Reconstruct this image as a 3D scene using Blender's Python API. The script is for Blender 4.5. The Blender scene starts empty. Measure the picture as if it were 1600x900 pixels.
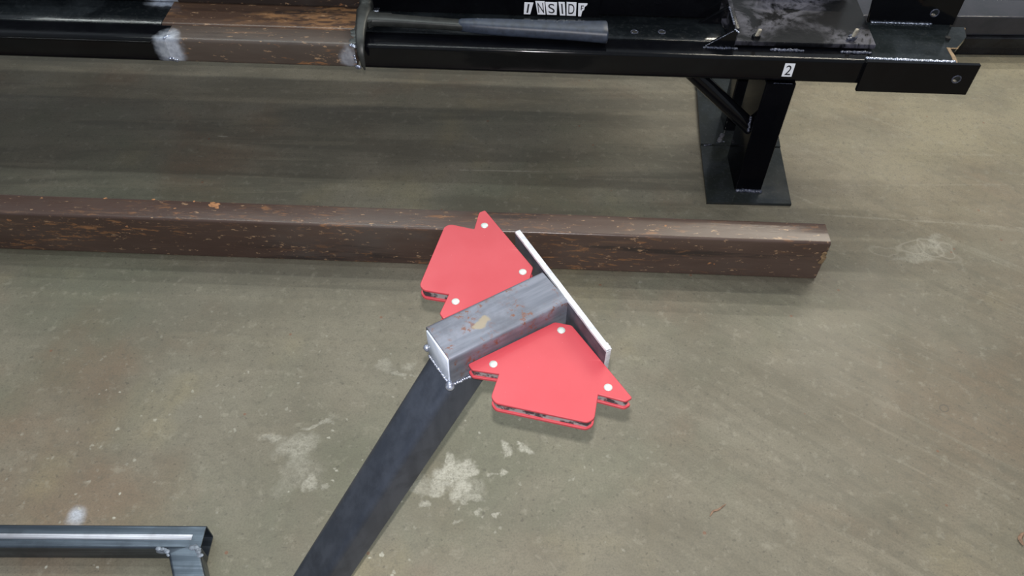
import bpy, bmesh, math, random
from mathutils import Vector, Matrix, noise
random.seed(7)
S = bpy.context.scene
COL = S.collection
R = math.radians

# ---------------------------------------------------------------- camera
cam_d = bpy.data.cameras.new('camera')
cam = bpy.data.objects.new('camera', cam_d)
COL.objects.link(cam)
cam_d.sensor_width = 36
cam_d.lens = 1240 * 36 / 1600
cam_d.clip_start = 0.01
CAM_M = Matrix.Translation((0, 0, 1.14)) @ Matrix.Rotation(R(40.8), 4, 'X') @ Matrix.Rotation(R(1.07), 4, 'Z')
cam.matrix_world = CAM_M
S.camera = cam

# ---------------------------------------------------------------- world, lamps, exposure
w = bpy.data.worlds.new('world'); S.world = w
w.use_nodes = True
w.node_tree.nodes['Background'].inputs[0].default_value = (0.80, 0.90, 1.0, 1)
w.node_tree.nodes['Background'].inputs[1].default_value = 0.29

def area(name, loc, sx, sy, power, color, rot=(0, 0, 0)):
    d = bpy.data.lights.new(name, 'AREA'); d.shape = 'RECTANGLE'
    d.size = sx; d.size_y = sy; d.energy = power; d.color = color
    o = bpy.data.objects.new(name, d); COL.objects.link(o)
    o.location = loc; o.rotation_euler = rot
    return o
# ceiling fluorescents of the workshop, beyond and above the bench
for lx_, ly_, pw, c_ in ((-1.0, 1.4, 17, (.93, 1, .97)), (-1.0, 2.4, 16, (.93, 1, .97)), (-1.0, 3.4, 14, (.93, 1, .97)),
                         (2.2, 2.4, 36, (1, .93, .78)), (2.2, 3.3, 46, (1, .93, .78)), (2.4, 4.2, 56, (1, .93, .78))):
    area('ceiling_lamp', (lx_, ly_, 3.4), 2.4, 0.06, pw, c_)
# the flash of the phone, just above its lens
fl = bpy.data.lights.new('flash', 'POINT'); fl.energy = 50.0; fl.shadow_soft_size = 0.005
fl.color = (1.0, 0.95, 0.93)
flo = bpy.data.objects.new('flash', fl); COL.objects.link(flo)
flo.location = CAM_M @ Vector((0.0, 0.032, 0.0))

S.view_settings.view_transform = 'Standard'
S.view_settings.look = 'None'
S.view_settings.gamma = 1
S.view_settings.use_curve_mapping = False
S.view_settings.exposure = 0.26

# ---------------------------------------------------------------- material helpers
class NT:
    def __init__(s, name):
        s.m = bpy.data.materials.new(name); s.m.use_nodes = True
        s.t = s.m.node_tree; s.b = s.t.nodes['Principled BSDF']
        s.tc = s.t.nodes.new('ShaderNodeTexCoord').outputs['Object']
    def n(s, typ, **kw):
        x = s.t.nodes.new(typ)
        for k, v in kw.items(): setattr(x, k, v)
        return x
    def put(s, sock, v):
        if isinstance(v, bpy.types.NodeSocket): s.t.links.new(v, sock)
        else:
            if isinstance(v, tuple) and len(v) == 3 and sock.type == 'RGBA': v = v + (1,)
            sock.default_value = v
    def map(s, sc=(1, 1, 1), loc=(0, 0, 0), rot=(0, 0, 0), vec=None):
        x = s.n('ShaderNodeMapping')
        s.put(x.inputs['Vector'], vec or s.tc)
        x.inputs['Scale'].default_value = sc; x.inputs['Location'].default_value = loc
        x.inputs['Rotation'].default_value = rot
        return x.outputs[0]
    def noise(s, scale, detail=4, rough=.6, vec=None, dist=0.):
        x = s.n('ShaderNodeTexNoise'); s.put(x.inputs['Vector'], vec or s.tc)
        x.inputs['Scale'].default_value = scale; x.inputs['Detail'].default_value = detail
        x.inputs['Roughness'].default_value = rough; x.inputs['Distortion'].default_value = dist
        return x.outputs['Fac']
    def ncol(s, scale, detail=3, vec=None):
        x = s.n('ShaderNodeTexNoise'); s.put(x.inputs['Vector'], vec or s.tc)
        x.inputs['Scale'].default_value = scale; x.inputs['Detail'].default_value = detail
        return x.outputs['Color']
    def ramp(s, v, a, b, lo=0., hi=1.):
        x = s.n('ShaderNodeMapRange'); x.interpolation_type = 'SMOOTHSTEP'
        s.put(x.inputs['Value'], v)
        x.inputs['From Min'].default_value = a; x.inputs['From Max'].default_value = b
        x.inputs['To Min'].default_value = lo; x.inputs['To Max'].default_value = hi
        return x.outputs[0]
    def mix(s, f, a, b):
        x = s.n('ShaderNodeMix', data_type='RGBA')
        s.put(x.inputs[0], f); s.put(x.inputs[6], a); s.put(x.inputs[7], b)
        return x.outputs[2]
    def math(s, op, a, b=0., clamp=False):
        x = s.n('ShaderNodeMath', operation=op); x.use_clamp = clamp
        s.put(x.inputs[0], a); s.put(x.inputs[1], b)
        return x.outputs[0]
    def vmath(s, op, a, b):
        x = s.n('ShaderNodeVectorMath', operation=op)
        s.put(x.inputs[0], a); s.put(x.inputs[1], b)
        return x.outputs['Value'] if op in ('LENGTH', 'DISTANCE') else x.outputs[0]
    def bump(s, h, strength=.2, dist=.002):
        x = s.n('ShaderNodeBump'); s.put(x.inputs['Height'], h)
        x.inputs['Strength'].default_value = strength; x.inputs['Distance'].default_value = dist
        s.t.links.new(x.outputs[0], s.b.inputs['Normal'])
    def out(s, color=None, rough=None, metal=None, **kw):
        if color is not None: s.put(s.b.inputs['Base Color'], color)
        if rough is not None: s.put(s.b.inputs['Roughness'], rough)
        if metal is not None: s.put(s.b.inputs['Metallic'], metal)
        for k, v in kw.items(): s.put(s.b.inputs[k.replace('_', ' ')], v)
        return s.m

def m_floor():
    s = NT('concrete')
    big = s.noise(1.6, 5, .6, dist=.6)
    mid = s.noise(6, 5, .62)
    col = s.mix(s.ramp(big, .35, .65), (.150, .141, .108), (.218, .200, .154))
    col = s.mix(s.ramp(mid, .40, .70, 0, .5), col, (.120, .106, .078))
    # reddish brown and green stains
    red = s.noise(2.3, 4, .6, s.map(loc=(3.1, 1.7, 0)))
    col = s.mix(s.ramp(red, .50, .68, 0, .48), col, (.17, .105, .065))
    grn = s.noise(2.0, 4, .6, s.map(loc=(7.7, 4.2, 0)))
    col = s.mix(s.ramp(grn, .46, .64, 0, .40), col, (.105, .125, .085))
    yel = s.noise(3.4, 3, .6, s.map(loc=(1.2, 9.2, 0)))
    col = s.mix(s.ramp(yel, .56, .72, 0, .4), col, (.27, .235, .14))
    # broad trowel streaks running left to right, stronger towards the back
    st = s.noise(3.2, 5, .6, s.map(sc=(.55, 4.2, 1), rot=(0, 0, R(2))), dist=.5)
    sep = s.n('ShaderNodeSeparateXYZ'); s.put(sep.inputs[0], s.tc)
    X, Y = sep.outputs[0], sep.outputs[1]
    far = s.ramp(Y, .7, 1.3, .10, .55)
    col = s.mix(s.math('MULTIPLY', s.ramp(st, .44, .62), far), col, (.090, .084, .066))
    st2 = s.noise(5.0, 5, .6, s.map(sc=(.5, 5.5, 1), loc=(5, 3, 0), rot=(0, 0, R(-3))), dist=.5)
    col = s.mix(s.math('MULTIPLY', s.ramp(st2, .54, .68), s.math('MULTIPLY', far, .5)), col, (.27, .245, .18))
    # diagonal scratch grain, mostly lower right
    gr = s.noise(60, 3, .6, s.map(sc=(.08, 1.0, 1), vec=s.map(rot=(0, 0, R(36)))))
    brn = s.noise(3.0, 5, .65, s.map(loc=(5.5, 2.5, 0)), dist=.5)
    col = s.mix(s.math('MULTIPLY', s.ramp(brn, .34, .60, .25, .8), s.ramp(X, .25, .95, 0, .75)), col, (.165, .128, .088))
    col = s.mix(s.math('MULTIPLY', s.ramp(gr, .46, .62), s.ramp(X, .0, .5, .03, .34)), col, (.105, .097, .073))
    gr2 = s.noise(45, 3, .6, s.map(sc=(.035, 1.0, 1), loc=(2, 8, 0), vec=s.map(rot=(0, 0, R(33)))))
    col = s.mix(s.math('MULTIPLY', s.ramp(gr2, .58, .70), s.ramp(X, .1, .7, .0, .20)), col, (.30, .28, .22))
    # long pale drag marks on the right
    for (x0, y0, ang, hw, L, k) in ((.92, 1.405, 0, .005, .30, .22), (1.0, 1.17, -9, .008, .28, .18), (.80, 1.19, -4, .003, .22, .30),
                                    (.90, 1.30, 2, .003, .25, .2), (-.05, 1.32, 0, .0018, .10, .55), (-.66, 1.42, -4, .002, .012, .9), (-.69, 1.35, -4, .002, .012, .9)):
        p = s.map(loc=(0, 0, 0), vec=s.vmath('SUBTRACT', s.tc, (x0, y0, 0)), rot=(0, 0, R(-ang)))
        q = s.vmath('MULTIPLY', p, (1 / L, 1 / hw, 0))
        d = s.vmath('LENGTH', q, (0, 0, 0))
        d = s.math('ADD', d, s.ramp(s.noise(30, 3), .3, .7, -.5, .5))
        col = s.mix(s.ramp(d, .4, 1.2, k, 0), col, (.36, .34, .28))
    yw = s.math('MULTIPLY', s.ramp(X, .3, .9, 0, 1), s.ramp(Y, 1.0, 1.45, 0, .7))
    col = s.mix(s.math('MULTIPLY', yw, s.ramp(s.noise(5, 4, .6, s.map(loc=(8, 8, 0))), .3, .65, .3, 1.)), col, (.285, .25, .165))
    # pale crusts of spilled cement / paint, each with its own ragged shape
    warp = s.vmath('MULTIPLY', s.vmath('SUBTRACT', s.ncol(28, 5), (.5, .5, .5)), (.046, .046, 0))
    warped = s.vmath('ADD', s.tc, warp)
    warp2 = s.vmath('MULTIPLY', s.vmath('SUBTRACT', s.ncol(70, 4, s.map(loc=(2, 2, 2))), (.5, .5, .5)), (.020, .020, 0))
    warped = s.vmath('ADD', warped, warp2)
    blobs = [(-.0900, .597, .034, .026, 20, .85), (-.073, .566, .020, .018, 60, .8), (-.112, .572, .022, .014, -20, .7), (-.095, .618, .022, .010, 75, .7), (-.060, .606, .016, .010, 10, .8),
             (-.060, .575, .030, .022, 0, .32), (-.127, .547, .012, .007, 0, .6), (-.140, .575, .012, .016, 30, .4),
             (-.0085, .642, .0125, .012, 60, .75), (.0000, .633, .008, .007, 0, .7), (.0255, .641, .0115, .010, 80, .8), (.0185, .653, .006, .004, 0, .8), (-.0118, .6022, .0095, .008, 0, .75), (-.028, .600, .005, .004, 0, .5),
             (-.045, .531, .009, .007, 30, .65), (-.018, .529, .006, .005, 0, .7), (-.063, .550, .004, .004, 0, .5), (-.080, .515, .006, .005, 0, .5), (-.052, .556, .008, .012, 90, .5),
             (-.345, .640, .046, .020, 20, .42), (-.385, .652, .018, .010, 0, .55), (-.322, .607, .05, .030, -50, .20), (-.310, .575, .018, .011, 20, .5), (-.318, .680, .03, .006, 25, .55), (-.285, .570, .008, .006, 0, .4), (-.34, .59, .022, .05, -20, .18),
             (-.2203, .7945, .024, .014, 0, .30), (-.171, .802, .016, .007, 10, .32), (-.195, .785, .011, .006, 0, .4), (-.17, .782, .008, .006, 0, .35),
             (.83, 1.106, .06, .03, 20, .22), (.85, 1.13, .03, .012, 60, .30), (.79, 1.08, .05, .012, 10, .25), (.06, .70, .012, .006, 0, .2), (.10, .59, .006, .004, 0, .35),
             (.245, 1.00, .01, .006, 0, .3), (-.33, 1.10, .10, .012, 0, .2)]
    crust = s.ramp(s.noise(150, 4, .7), .34, .58, .45, 1.)
    for (x, y, rx, ry, a, k) in blobs:
        v = s.vmath('SUBTRACT', warped, (x, y, 0))
        v = s.map(vec=v, rot=(0, 0, R(-a)))
        d = s.vmath('LENGTH', s.vmath('MULTIPLY', v, (1 / rx, 1 / ry, 0)), (0, 0, 0))
        m_ = s.math('MULTIPLY', s.ramp(d, .50, 1.12, k, 0), crust)
        col = s.mix(m_, col, (.41, .405, .35))
    # blue white weld smut on the floor beside the low square tube
    v = s.vmath('MULTIPLY', s.vmath('SUBTRACT', s.vmath('ADD', s.tc, s.vmath('MULTIPLY', warp, (.5, .5, 0))), (-.650, .512, 0)), (1 / .020, 1 / .020, 0))
    col = s.mix(s.ramp(s.vmath('LENGTH', v, (0, 0, 0)), .2, 1.1, .75, 0), col, (.50, .56, .66))
    # light specks and pits
    vo = s.n('ShaderNodeTexVoronoi'); s.put(vo.inputs['Vector'], s.vmath('ADD', s.tc, s.vmath('MULTIPLY', s.ncol(90), (.012, .012, 0)))); vo.inputs['Scale'].default_value = 75
    left = s.math('MULTIPLY', s.ramp(X, .35, -.25, .15, 1.), s.ramp(Y, 1.0, .6, .1, 1.))
    dens = s.ramp(s.noise(7, 3), .42, .62)
    wn = s.n('ShaderNodeTexWhiteNoise'); s.put(wn.inputs['Vector'], vo.outputs['Position'])
    spk = s.math('MULTIPLY', s.ramp(vo.outputs['Distance'], .12, .26, 1, 0), s.ramp(wn.outputs['Value'], .70, .75))
    col = s.mix(s.math('MULTIPLY', s.math('MULTIPLY', spk, dens), s.math('MULTIPLY', left, .85)), col, (.46, .46, .40))
    pit = s.noise(120, 2, .5, s.map(loc=(4, 4, 4)))
    col = s.mix(s.ramp(pit, .64, .72, 0, .45), col, (.06, .055, .045))
    fine = s.noise(330, 3, .7)
    col = s.mix(s.ramp(fine, .35, .75, 0, .42), col, (.08, .075, .06))
    mf = s.noise(70, 4, .7, s.map(loc=(9, 1, 0)))
    col = s.mix(s.ramp(mf, .48, .70, 0, .35), col, (.09, .085, .068))
    mf2 = s.noise(48, 4, .7, s.map(loc=(1, 6, 0)))
    col = s.mix(s.ramp(mf2, .54, .72, 0, .30), col, (.30, .285, .23))
    # scribbled pale loops and a small ring stain on the right
    wl = s.vmath('ADD', s.tc, s.vmath('MULTIPLY', s.vmath('SUBTRACT', s.ncol(16, 3), (.5, .5, .5)), (.05, .05, 0)))
    for (x, y, rx, ry, a, k, lw, cc) in ((.800, 1.108, .030, .018, 30, .2, .2, (.42, .40, .34)), (.835, 1.112, .020, .026, 10, .22, .2, (.42, .40, .34)), (.862, 1.106, .022, .017, 60, .2, .2, (.42, .40, .34)),
                                          (.74, 1.10, .030, .014, -20, .12, .2, (.42, .40, .34)), (.845, 1.095, .045, .020, -10, .12, .2, (.42, .40, .34)), (.7345, .7335, .0075, .0065, 30, .5, .30, (.05, .05, .05))):
        v = s.map(vec=s.vmath('SUBTRACT', wl if k < .5 else s.tc, (x, y, 0)), rot=(0, 0, R(-a)))
        d = s.vmath('LENGTH', s.vmath('MULTIPLY', v, (1 / rx, 1 / ry, 0)), (0, 0, 0))
        d = s.math('ABSOLUTE', s.math('SUBTRACT', d, 1.))
        col = s.mix(s.ramp(d, 0, lw, k, 0), col, cc)
    # a few reddish dots
    v2 = s.n('ShaderNodeTexVoronoi'); s.put(v2.inputs['Vector'], s.map(loc=(.3, .2, 0))); v2.inputs['Scale'].default_value = 14
    col = s.mix(s.ramp(v2.outputs['Distance'], .025, .05, .55, 0), col, (.17, .06, .03))
    s.bump(s.math('ADD', s.noise(25, 5, .6), s.math('MULTIPLY', s.noise(250, 3), .3)), .10, .004)
    return s.out(col, s.ramp(s.noise(4, 4), .3, .7, .42, .62), 0.0, Specular_IOR_Level=.35)

ROOT = Vector((.5, 1.32, 0))
def ground(s, col, zones):
    """places where the paint was ground off and heated beside a weld: (centre, radii, strength), fixed to the metal"""
    mm = 0.
    for c, r, k in zones:
        wv = s.vmath('MULTIPLY', s.vmath('SUBTRACT', s.ncol(55, 4), (.5, .5, .5)), (.022, .022, .022))
        v = s.vmath('SUBTRACT', s.vmath('ADD', s.tc, wv), tuple(Vector(c) - ROOT))
        v = s.vmath('MULTIPLY', v, tuple(1 / x for x in r))
        f = s.ramp(s.vmath('LENGTH', v, (0, 0, 0)), .45, 1.1, k, 0)
        col = s.mix(f, col, s.mix(s.ramp(s.noise(90, 4), .35, .65), (.34, .38, .46), (.52, .57, .66)))
        mm = s.math('ADD', mm, s.math('MULTIPLY', f, .35))
    return col, (mm if zones else 0.)
Z1 = ((-.648, 1.297, .300), (.030, .042, .050), .85)
Z2 = ((-.312, 1.285, .295), (.022, .020, .032), .45)
Z3 = ((-.298, 1.284, .320), (.012, .012, .014), .8)
Z4 = ((-.685, 1.425, .326), (.045, .016, .016), .85)

def m_paint(name='black_gloss_paint', dusty=0., tint=(.0022, .0024, .0036), zones=(), spec=.32):
    s = NT(name)
    d = s.ramp(s.noise(9, 5, .65, dist=.6), .40, .72, 0, dusty)
    fn = s.ramp(s.noise(160, 3), .5, .8, 0, .25)
    col = s.mix(d, tint, (.024, .029, .034))
    col = s.mix(s.math('MULTIPLY', fn, dusty), col, (.07, .075, .08))
    col, mm = ground(s, col, zones)
    s.bump(s.noise(90, 3), .06, .001)
    return s.out(col, s.ramp(s.noise(20, 4), .3, .7, .08, .15), mm, Specular_IOR_Level=spec)

def m_bracket():
    s = NT('black_paint_with_grey_residue')
    # splashy grey tide marks of dried residue
    n1 = s.noise(12, 6, .68, s.map(loc=(.6, .35, 0)), dist=1.2)
    ring = s.math('SUBTRACT', 1., s.math('MULTIPLY', s.math('ABSOLUTE', s.math('SUBTRACT', n1, .5)), 9.), True)
    n2 = s.ramp(s.noise(7, 4, .6, s.map(loc=(.1, .77, 0))), .42, .6)
    m = s.math('MULTIPLY', s.math('MULTIPLY', ring, n2), .6)
    col = s.mix(m, (.004, .0045, .006), (.13, .13, .17))
    col = s.mix(s.ramp(s.noise(200, 3), .5, .8, 0, .2), col, (.03, .03, .04))
    s.bump(s.noise(40, 5), .15, .002)
    return s.out(col, s.mix(m, (.24,) * 3, (.6,) * 3), 0., Specular_IOR_Level=.22)

def m_rusty(name, amount=.5, base=(.052, .036, .030), base2=(.082, .058, .047), fl=(.30, .145, .065), bare=False, zones=()):
    s = NT(name)
    lo = s.noise(9, 5, .6, s.map(sc=(.2, 1, 1)))
    col = s.mix(s.ramp(lo, .38, .66), base, base2)
    gy = s.noise(5, 4, .6, s.map(sc=(.5, 1.2, 1.2), loc=(3, 1, 4)))
    col = s.mix(s.ramp(gy, .52, .70, 0, .35), col, (.105, .10, .095))
    dk = s.noise(14, 5, .62, s.map(sc=(.12, 1.2, 1.2), loc=(7, 2, 1)), dist=.3)
    col = s.mix(s.ramp(dk, .56, .66, 0, .75), col, (.022, .018, .018))
    # orange flakes drawn out along the tube
    f1 = s.noise(120, 5, .72, s.map(sc=(.22, 1, 1)), dist=.4)
    zone = s.ramp(s.noise(5, 3, .6, s.map(sc=(.6, 2.0, 2.0), loc=(1, 5, 2))), .40, .64)
    m = s.math('MULTIPLY', s.ramp(f1, .62 - .08 * amount, .70 - .08 * amount), zone)
    col = s.mix(s.math('MULTIPLY', m, .8), col, s.mix(s.noise(40, 3), tuple(x * .45 for x in fl), tuple(x * 1.35 for x in fl)))
    f3 = s.noise(34, 5, .7, s.map(sc=(.12, 1.6, 1.6), loc=(6, 3, 8)))
    col = s.mix(s.math('MULTIPLY', s.ramp(f3, .60, .70), .40), col, (.20, .115, .07))
    f2 = s.noise(130, 4, .7, s.map(sc=(.4, 1, 1), loc=(3, 3, 3)))
    col = s.mix(s.math('MULTIPLY', s.ramp(f2, .61, .68), .7), col, (.42, .27, .16))
    col, mm = ground(s, col, zones)
    s.bump(s.math('ADD', f1, s.math('MULTIPLY', lo, 1.2)), .25, .0010)
    return s.out(col, s.ramp(lo, .3, .7, .24, .38), 0.0, Specular_IOR_Level=.5), s, col

def m_splice():
    # rusty splice with bright ground metal and heat haze beside each weld (stains fixed to the metal)
    m, s, col = m_rusty('rusty_brown_splice', .25)
    return m

def m_steel(name, c1, c2, rough=(.3, .5), metal=.85, rust=0., streak=(.08, 1, 1), rot=0., sc=70):
    s = NT(name)
    vec = s.map(sc=streak, rot=(0, 0, 0), vec=s.map(rot=(0, 0, rot)))
    g = s.noise(sc, 5, .6, vec)
    big = s.noise(22, 5, .65)
    col = s.mix(s.ramp(g, .35, .65), c1, c2)
    col = s.mix(s.ramp(big, .45, .68, 0, .55), col, tuple(x * .45 for x in c1))
    if rust:
        r1 = s.ramp(s.noise(150, 4, .7, s.map(loc=(2, 2, 1))), .50, .62)
        z = s.ramp(s.noise(30, 3, .6, s.map(loc=(1.3, .2, 1))), .44, .60)
        col = s.mix(s.math('MULTIPLY', s.math('MULTIPLY', r1, z), rust), col, (.15, .068, .045))
    s.bump(g, .08, .0008)
    return s, col, s.out(col, s.ramp(big, .3, .7, *rough), metal)

def flat(name, col, rough=.5, metal=0., var=.15, sc=60):
    s = NT(name)
    c = s.mix(s.ramp(s.noise(sc, 4), .35, .7), col, tuple(x * (1 - var) for x in col))
    s.bump(s.noise(sc * 2, 3), .05, .0006)
    return s.out(c, rough, metal)

M = {}
M['floor'] = m_floor()
M['paint'] = m_paint('black_gloss_paint', .06, spec=.30, zones=(Z1, Z3, Z4))
M['paint_top'] = m_paint('dusty_black_paint', .7, (.005, .0065, .008), zones=(Z1, Z4))
M['bracket'] = m_bracket()
M['plate'] = m_paint('scuffed_black_plate', 1.0, (.011, .014, .015))
M['foot'] = m_paint('dusty_foot_paint', 1.0, (.017, .020, .019))
M['rust'] = m_rusty('brown_rusty_paint', .95, (.062, .038, .031), (.090, .060, .049))[0]
M['rust2'] = m_rusty('flaking_rust', 1.9, (.06, .036, .027), (.10, .060, .04), (.36, .19, .085))[0]
M['splice'] = m_rusty('brown_splice_steel', .25, (.062, .047, .040), (.088, .069, .058), zones=(Z1, Z2))[0]
AX = Vector((.8360, .5487, 0)).normalized()
WV = Vector((AX.y, -AX.x, 0))
ang = math.atan2(AX.y, AX.x)
st, c_, M['stub'] = m_steel('mill_scale_steel', (.175, .19, .235), (.105, .117, .15), (.36, .52), .45, .95, (.10, 1.2, 1.2), -ang, 60)
# worn tan mark near the cut end of the stub
v = st.vmath('SUBTRACT', st.vmath('ADD', st.tc, st.vmath('MULTIPLY', st.vmath('SUBTRACT', st.ncol(60, 4), (.5, .5, .5)), (.018, .018, .018))), (-.031 + .39, .5045 - .30, .5))
v = st.map(vec=v, rot=(0, 0, -ang)); v = st.vmath('MULTIPLY', v, (1 / .012, 1 / .006, 1 / .01))
st.put(st.b.inputs['Base Color'], st.mix(st.ramp(st.vmath('LENGTH', v, (0, 0, 0)), .6, 1.0, .8, 0), c_, (.26, .22, .15)))
_, _, M['post'] = m_steel('dark_blue_steel', (.085, .100, .135), (.060, .072, .100), (.30, .38), .62, 0, (1, 1, .15), 0, 40)
_, _, M['bright'] = m_steel('ground_steel', (.56, .58, .63), (.42, .44, .49), (.34, .5), .35, 0, (1, 1, 1), 0, 160)
_, _, M['capm'] = m_steel('smooth_cut_steel', (.62, .69, .82), (.50, .57, .70), (.3, .4), .1, 0, (1, 1, 1), 0, 60)
_, _, M['barside'] = m_steel('dark_bar_steel', (.09, .095, .12), (.055, .06, .08), (.35, .5), .5, .2)
_, _, M['lowtube'] = m_steel('brushed_tube_steel', (.115, .14, .175), (.055, .070, .092), (.28, .38), .85, 0, (.03, 1.2, 1.2), 0, 110)
_, _, M['seam'] = m_steel('reflection_stripe_steel', (.62, .63, .70), (.16, .17, .21), (.28, .40), .7, 0, (.012, 1, 1), 0, 110)  # pale streaked steel, its brightness stands in for an overhead reflection
_, _, M['weld'] = m_steel('weld_metal', (.55, .60, .72), (.25, .28, .38), (.2, .4), .8, 0, (1, 1, 1), 0, 200)
M['smut'] = flat('weld_smut', (.22, .26, .32), .5, .3, .6, 90)
_, _, M['pweld'] = m_steel('painted_weld', (.10, .11, .16), (.03, .035, .05), (.12, .22), .2, 0, (1, 1, 1), 0, 200)
def m_red():
    s = NT('red_magnet_paint')
    c = s.mix(s.ramp(s.noise(12, 4), .35, .7), (.35, .040, .053), (.325, .034, .046))
    w_ = s.ramp(s.noise(18, 5, .7, s.map(loc=(3.3, 1.4, 0))), .60, .74, 0, .35)
    c = s.mix(w_, c, (.48, .13, .14))
    sc = s.ramp(s.noise(80, 3, .6, s.map(sc=(.06, 1, 1), rot=(0, 0, R(20)))), .66, .72, 0, .35)
    c = s.mix(sc, c, (.50, .12, .13))
    c = s.mix(s.ramp(s.noise(260, 2), .74, .80, 0, .6), c, (.6, .3, .3))
    s.bump(s.noise(60, 3), .05, .0008)
    return s.out(c, s.ramp(s.noise(25, 4), .3, .7, .34, .50), 0., Specular_IOR_Level=.5)
M['red'] = m_red()
def m_core():
    s = NT('magnet_core')
    n = s.ramp(s.noise(75, 3, .6), .44, .54)
    c = s.mix(n, (.035, .035, .042), (.26, .25, .26))
    c = s.mix(s.ramp(s.noise(150, 3, .6, s.map(loc=(5, 1, 1))), .58, .66, 0, .5), c, (.30, .13, .12))
    return s.out(c, .5, .3)
M['core'] = m_core()
M['rivet'] = flat('zinc_rivet', (.46, .52, .50), .42, .35, .2)
M['white'] = flat('white_label', (.80, .84, .92), .5, 0, .06)
M['ink'] = flat('label_ink', (.012, .013, .02), .5)
M['dark'] = flat('dark_bore', (.004, .004, .005), .8)
M['grip'] = flat('blue_grey_rubber_grip', (.034, .045, .072), .45, 0, .4, 90)
M['gripd'] = flat('grip_dust', (.14, .16, .18), .7, 0, .3, 200)
M['shaft'] = flat('worn_hammer_steel', (.035, .038, .038), .38, .4, .35, 60)
M['headm'] = flat('hammer_head_steel', (.040, .043, .042), .42, .4, .4, 60)
M['tan'] = flat('bare_rusty_edge', (.30, .20, .11), .6, .1, .5, 90)
M['zinc'] = flat('yellowed_zinc', (.34, .31, .26), .4, .4, .35, 150)
M['rail'] = m_paint('satin_black_tube', .5, (.010, .0095, .012))
M['railtop'] = m_paint('satin_grey_black_tube', .6, (.045, .045, .055))
M['railrust'] = m_rusty('dark_brown_tube', .1, (.020, .015, .014), (.034, .026, .023))[0]

# ---------------------------------------------------------------- object helpers
def tag(o, label=None, cat=None, group=None, kind=None):
    if label: o['label'] = label
    if cat: o['category'] = cat
    if group: o['group'] = group
    if kind: o['kind'] = kind
    return o
def thing(name, loc, label, cat, group=None):
    o = bpy.data.objects.new(name, None); COL.objects.link(o)
    o.location = loc; o.empty_display_size = .05
    return tag(o, label, cat, group)
def root_loc(o):
    v = Vector((0, 0, 0))
    while o: v += o.location; o = o.parent
    return v
def obj(name, bm, mat, parent=None, label=None, smooth=True, angle=40):
    me = bpy.data.meshes.new(name)
    if parent is not None: bmesh.ops.translate(bm, verts=bm.verts, vec=-root_loc(parent))
    bmesh.ops.recalc_face_normals(bm, faces=bm.faces)
    for e in bm.edges:
        if len(e.link_faces) == 2: e.smooth = e.calc_face_angle(0) < R(angle)
    for f in bm.faces: f.smooth = smooth
    bm.to_mesh(me); bm.free()
    for m in (mat if isinstance(mat, (list, tuple)) else [mat]): me.materials.append(m)
    o = bpy.data.objects.new(name, me); COL.objects.link(o); o.parent = parent
    if label: o['label'] = label
    return o
def new(): return bmesh.new()

def round_poly(pts, r, seg=4):
    """2-D outline with rounded corners; r a number or one per corner"""
    out = []; n = len(pts)
    for i in range(n):
        p0, p1, p2 = Vector(pts[i - 1]), Vector(pts[i]), Vector(pts[(i + 1) % n])
        rr = r[i] if isinstance(r, (list, tuple)) else r
        if rr <= 0: out.append(p1.copy()); continue
        a = (p0 - p1); b = (p2 - p1)
        rr = min(rr, a.length * .45, b.length * .45)
        q0 = p1 + a.normalized() * rr; q1 = p1 + b.normalized() * rr
        for k in range(seg + 1):
            t = k / seg
            out.append(q0 * (1 - t) ** 2 + p1 * 2 * t * (1 - t) + q1 * t * t)
    return out

def prism(bm, pts, mapf, h0, h1, bev=0.):
    """outline extruded from h0 to h1; mapf(x, y, h) gives the world point; small chamfer at the top rim and bottom rim"""
    def ring(h, inset):
        c = sum(pts, Vector((0, 0))) / len(pts); res = []
        n = len(pts)
        for i, p in enumerate(pts):
            if inset:
                t = (pts[(i + 1) % n] - pts[i - 1]).normalized()
                nn = Vector((-t.y, t.x)) * SGN
                q = p + nn * inset
            else: q = p
            res.append(bm.verts.new(mapf(q.x, q.y, h)))
        return res
    A = sum(pts[i - 1].x * pts[i].y - pts[i].x * pts[i - 1].y for i in range(len(pts)))
    SGN = 1 if A > 0 else -1
    rings = [ring(h0, bev), ring(h0 + bev, 0), ring(h1 - bev, 0), ring(h1, bev)] if bev else [ring(h0, 0), ring(h1, 0)]
    for a, b in zip(rings, rings[1:]):
        for i in range(len(a)):
            j = (i + 1) % len(a)
            bm.faces.new((a[i], a[j], b[j], b[i]))
    bm.faces.new(rings[0][::-1]); bm.faces.new(rings[-1])
    return bm

def basis(o, ux, uy, uz=Vector((0, 0, 1))):
    o = Vector(o); ux = Vector(ux); uy = Vector(uy)
    return lambda x, y, z: o + ux * x + uy * y + uz * z

def box(bm, F, x0, x1, y0, y1, z0, z1, bev=.0008):
    tmp = bmesh.new()
    bmesh.ops.create_cube(tmp, size=1)
    for v in tmp.verts:
        v.co = Vector((x0 + (v.co.x + .5) * (x1 - x0), y0 + (v.co.y + .5) * (y1 - y0), z0 + (v.co.z + .5) * (z1 - z0)))
    if bev: bmesh.ops.bevel(tmp, geom=tmp.edges[:], offset=bev, segments=2, affect='EDGES', profile=.5)
    join(bm, tmp, lambda c: F(c.x, c.y, c.z))
    return bm
def join(bm, tmp, fn=None, mi=0):
    m = {}
    for v in tmp.verts: m[v] = bm.verts.new(fn(v.co) if fn else v.co)
    for f in tmp.faces:
        try:
            g = bm.faces.new([m[v] for v in f.verts]); g.material_index = mi
        except ValueError: pass
    tmp.free()

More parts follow.
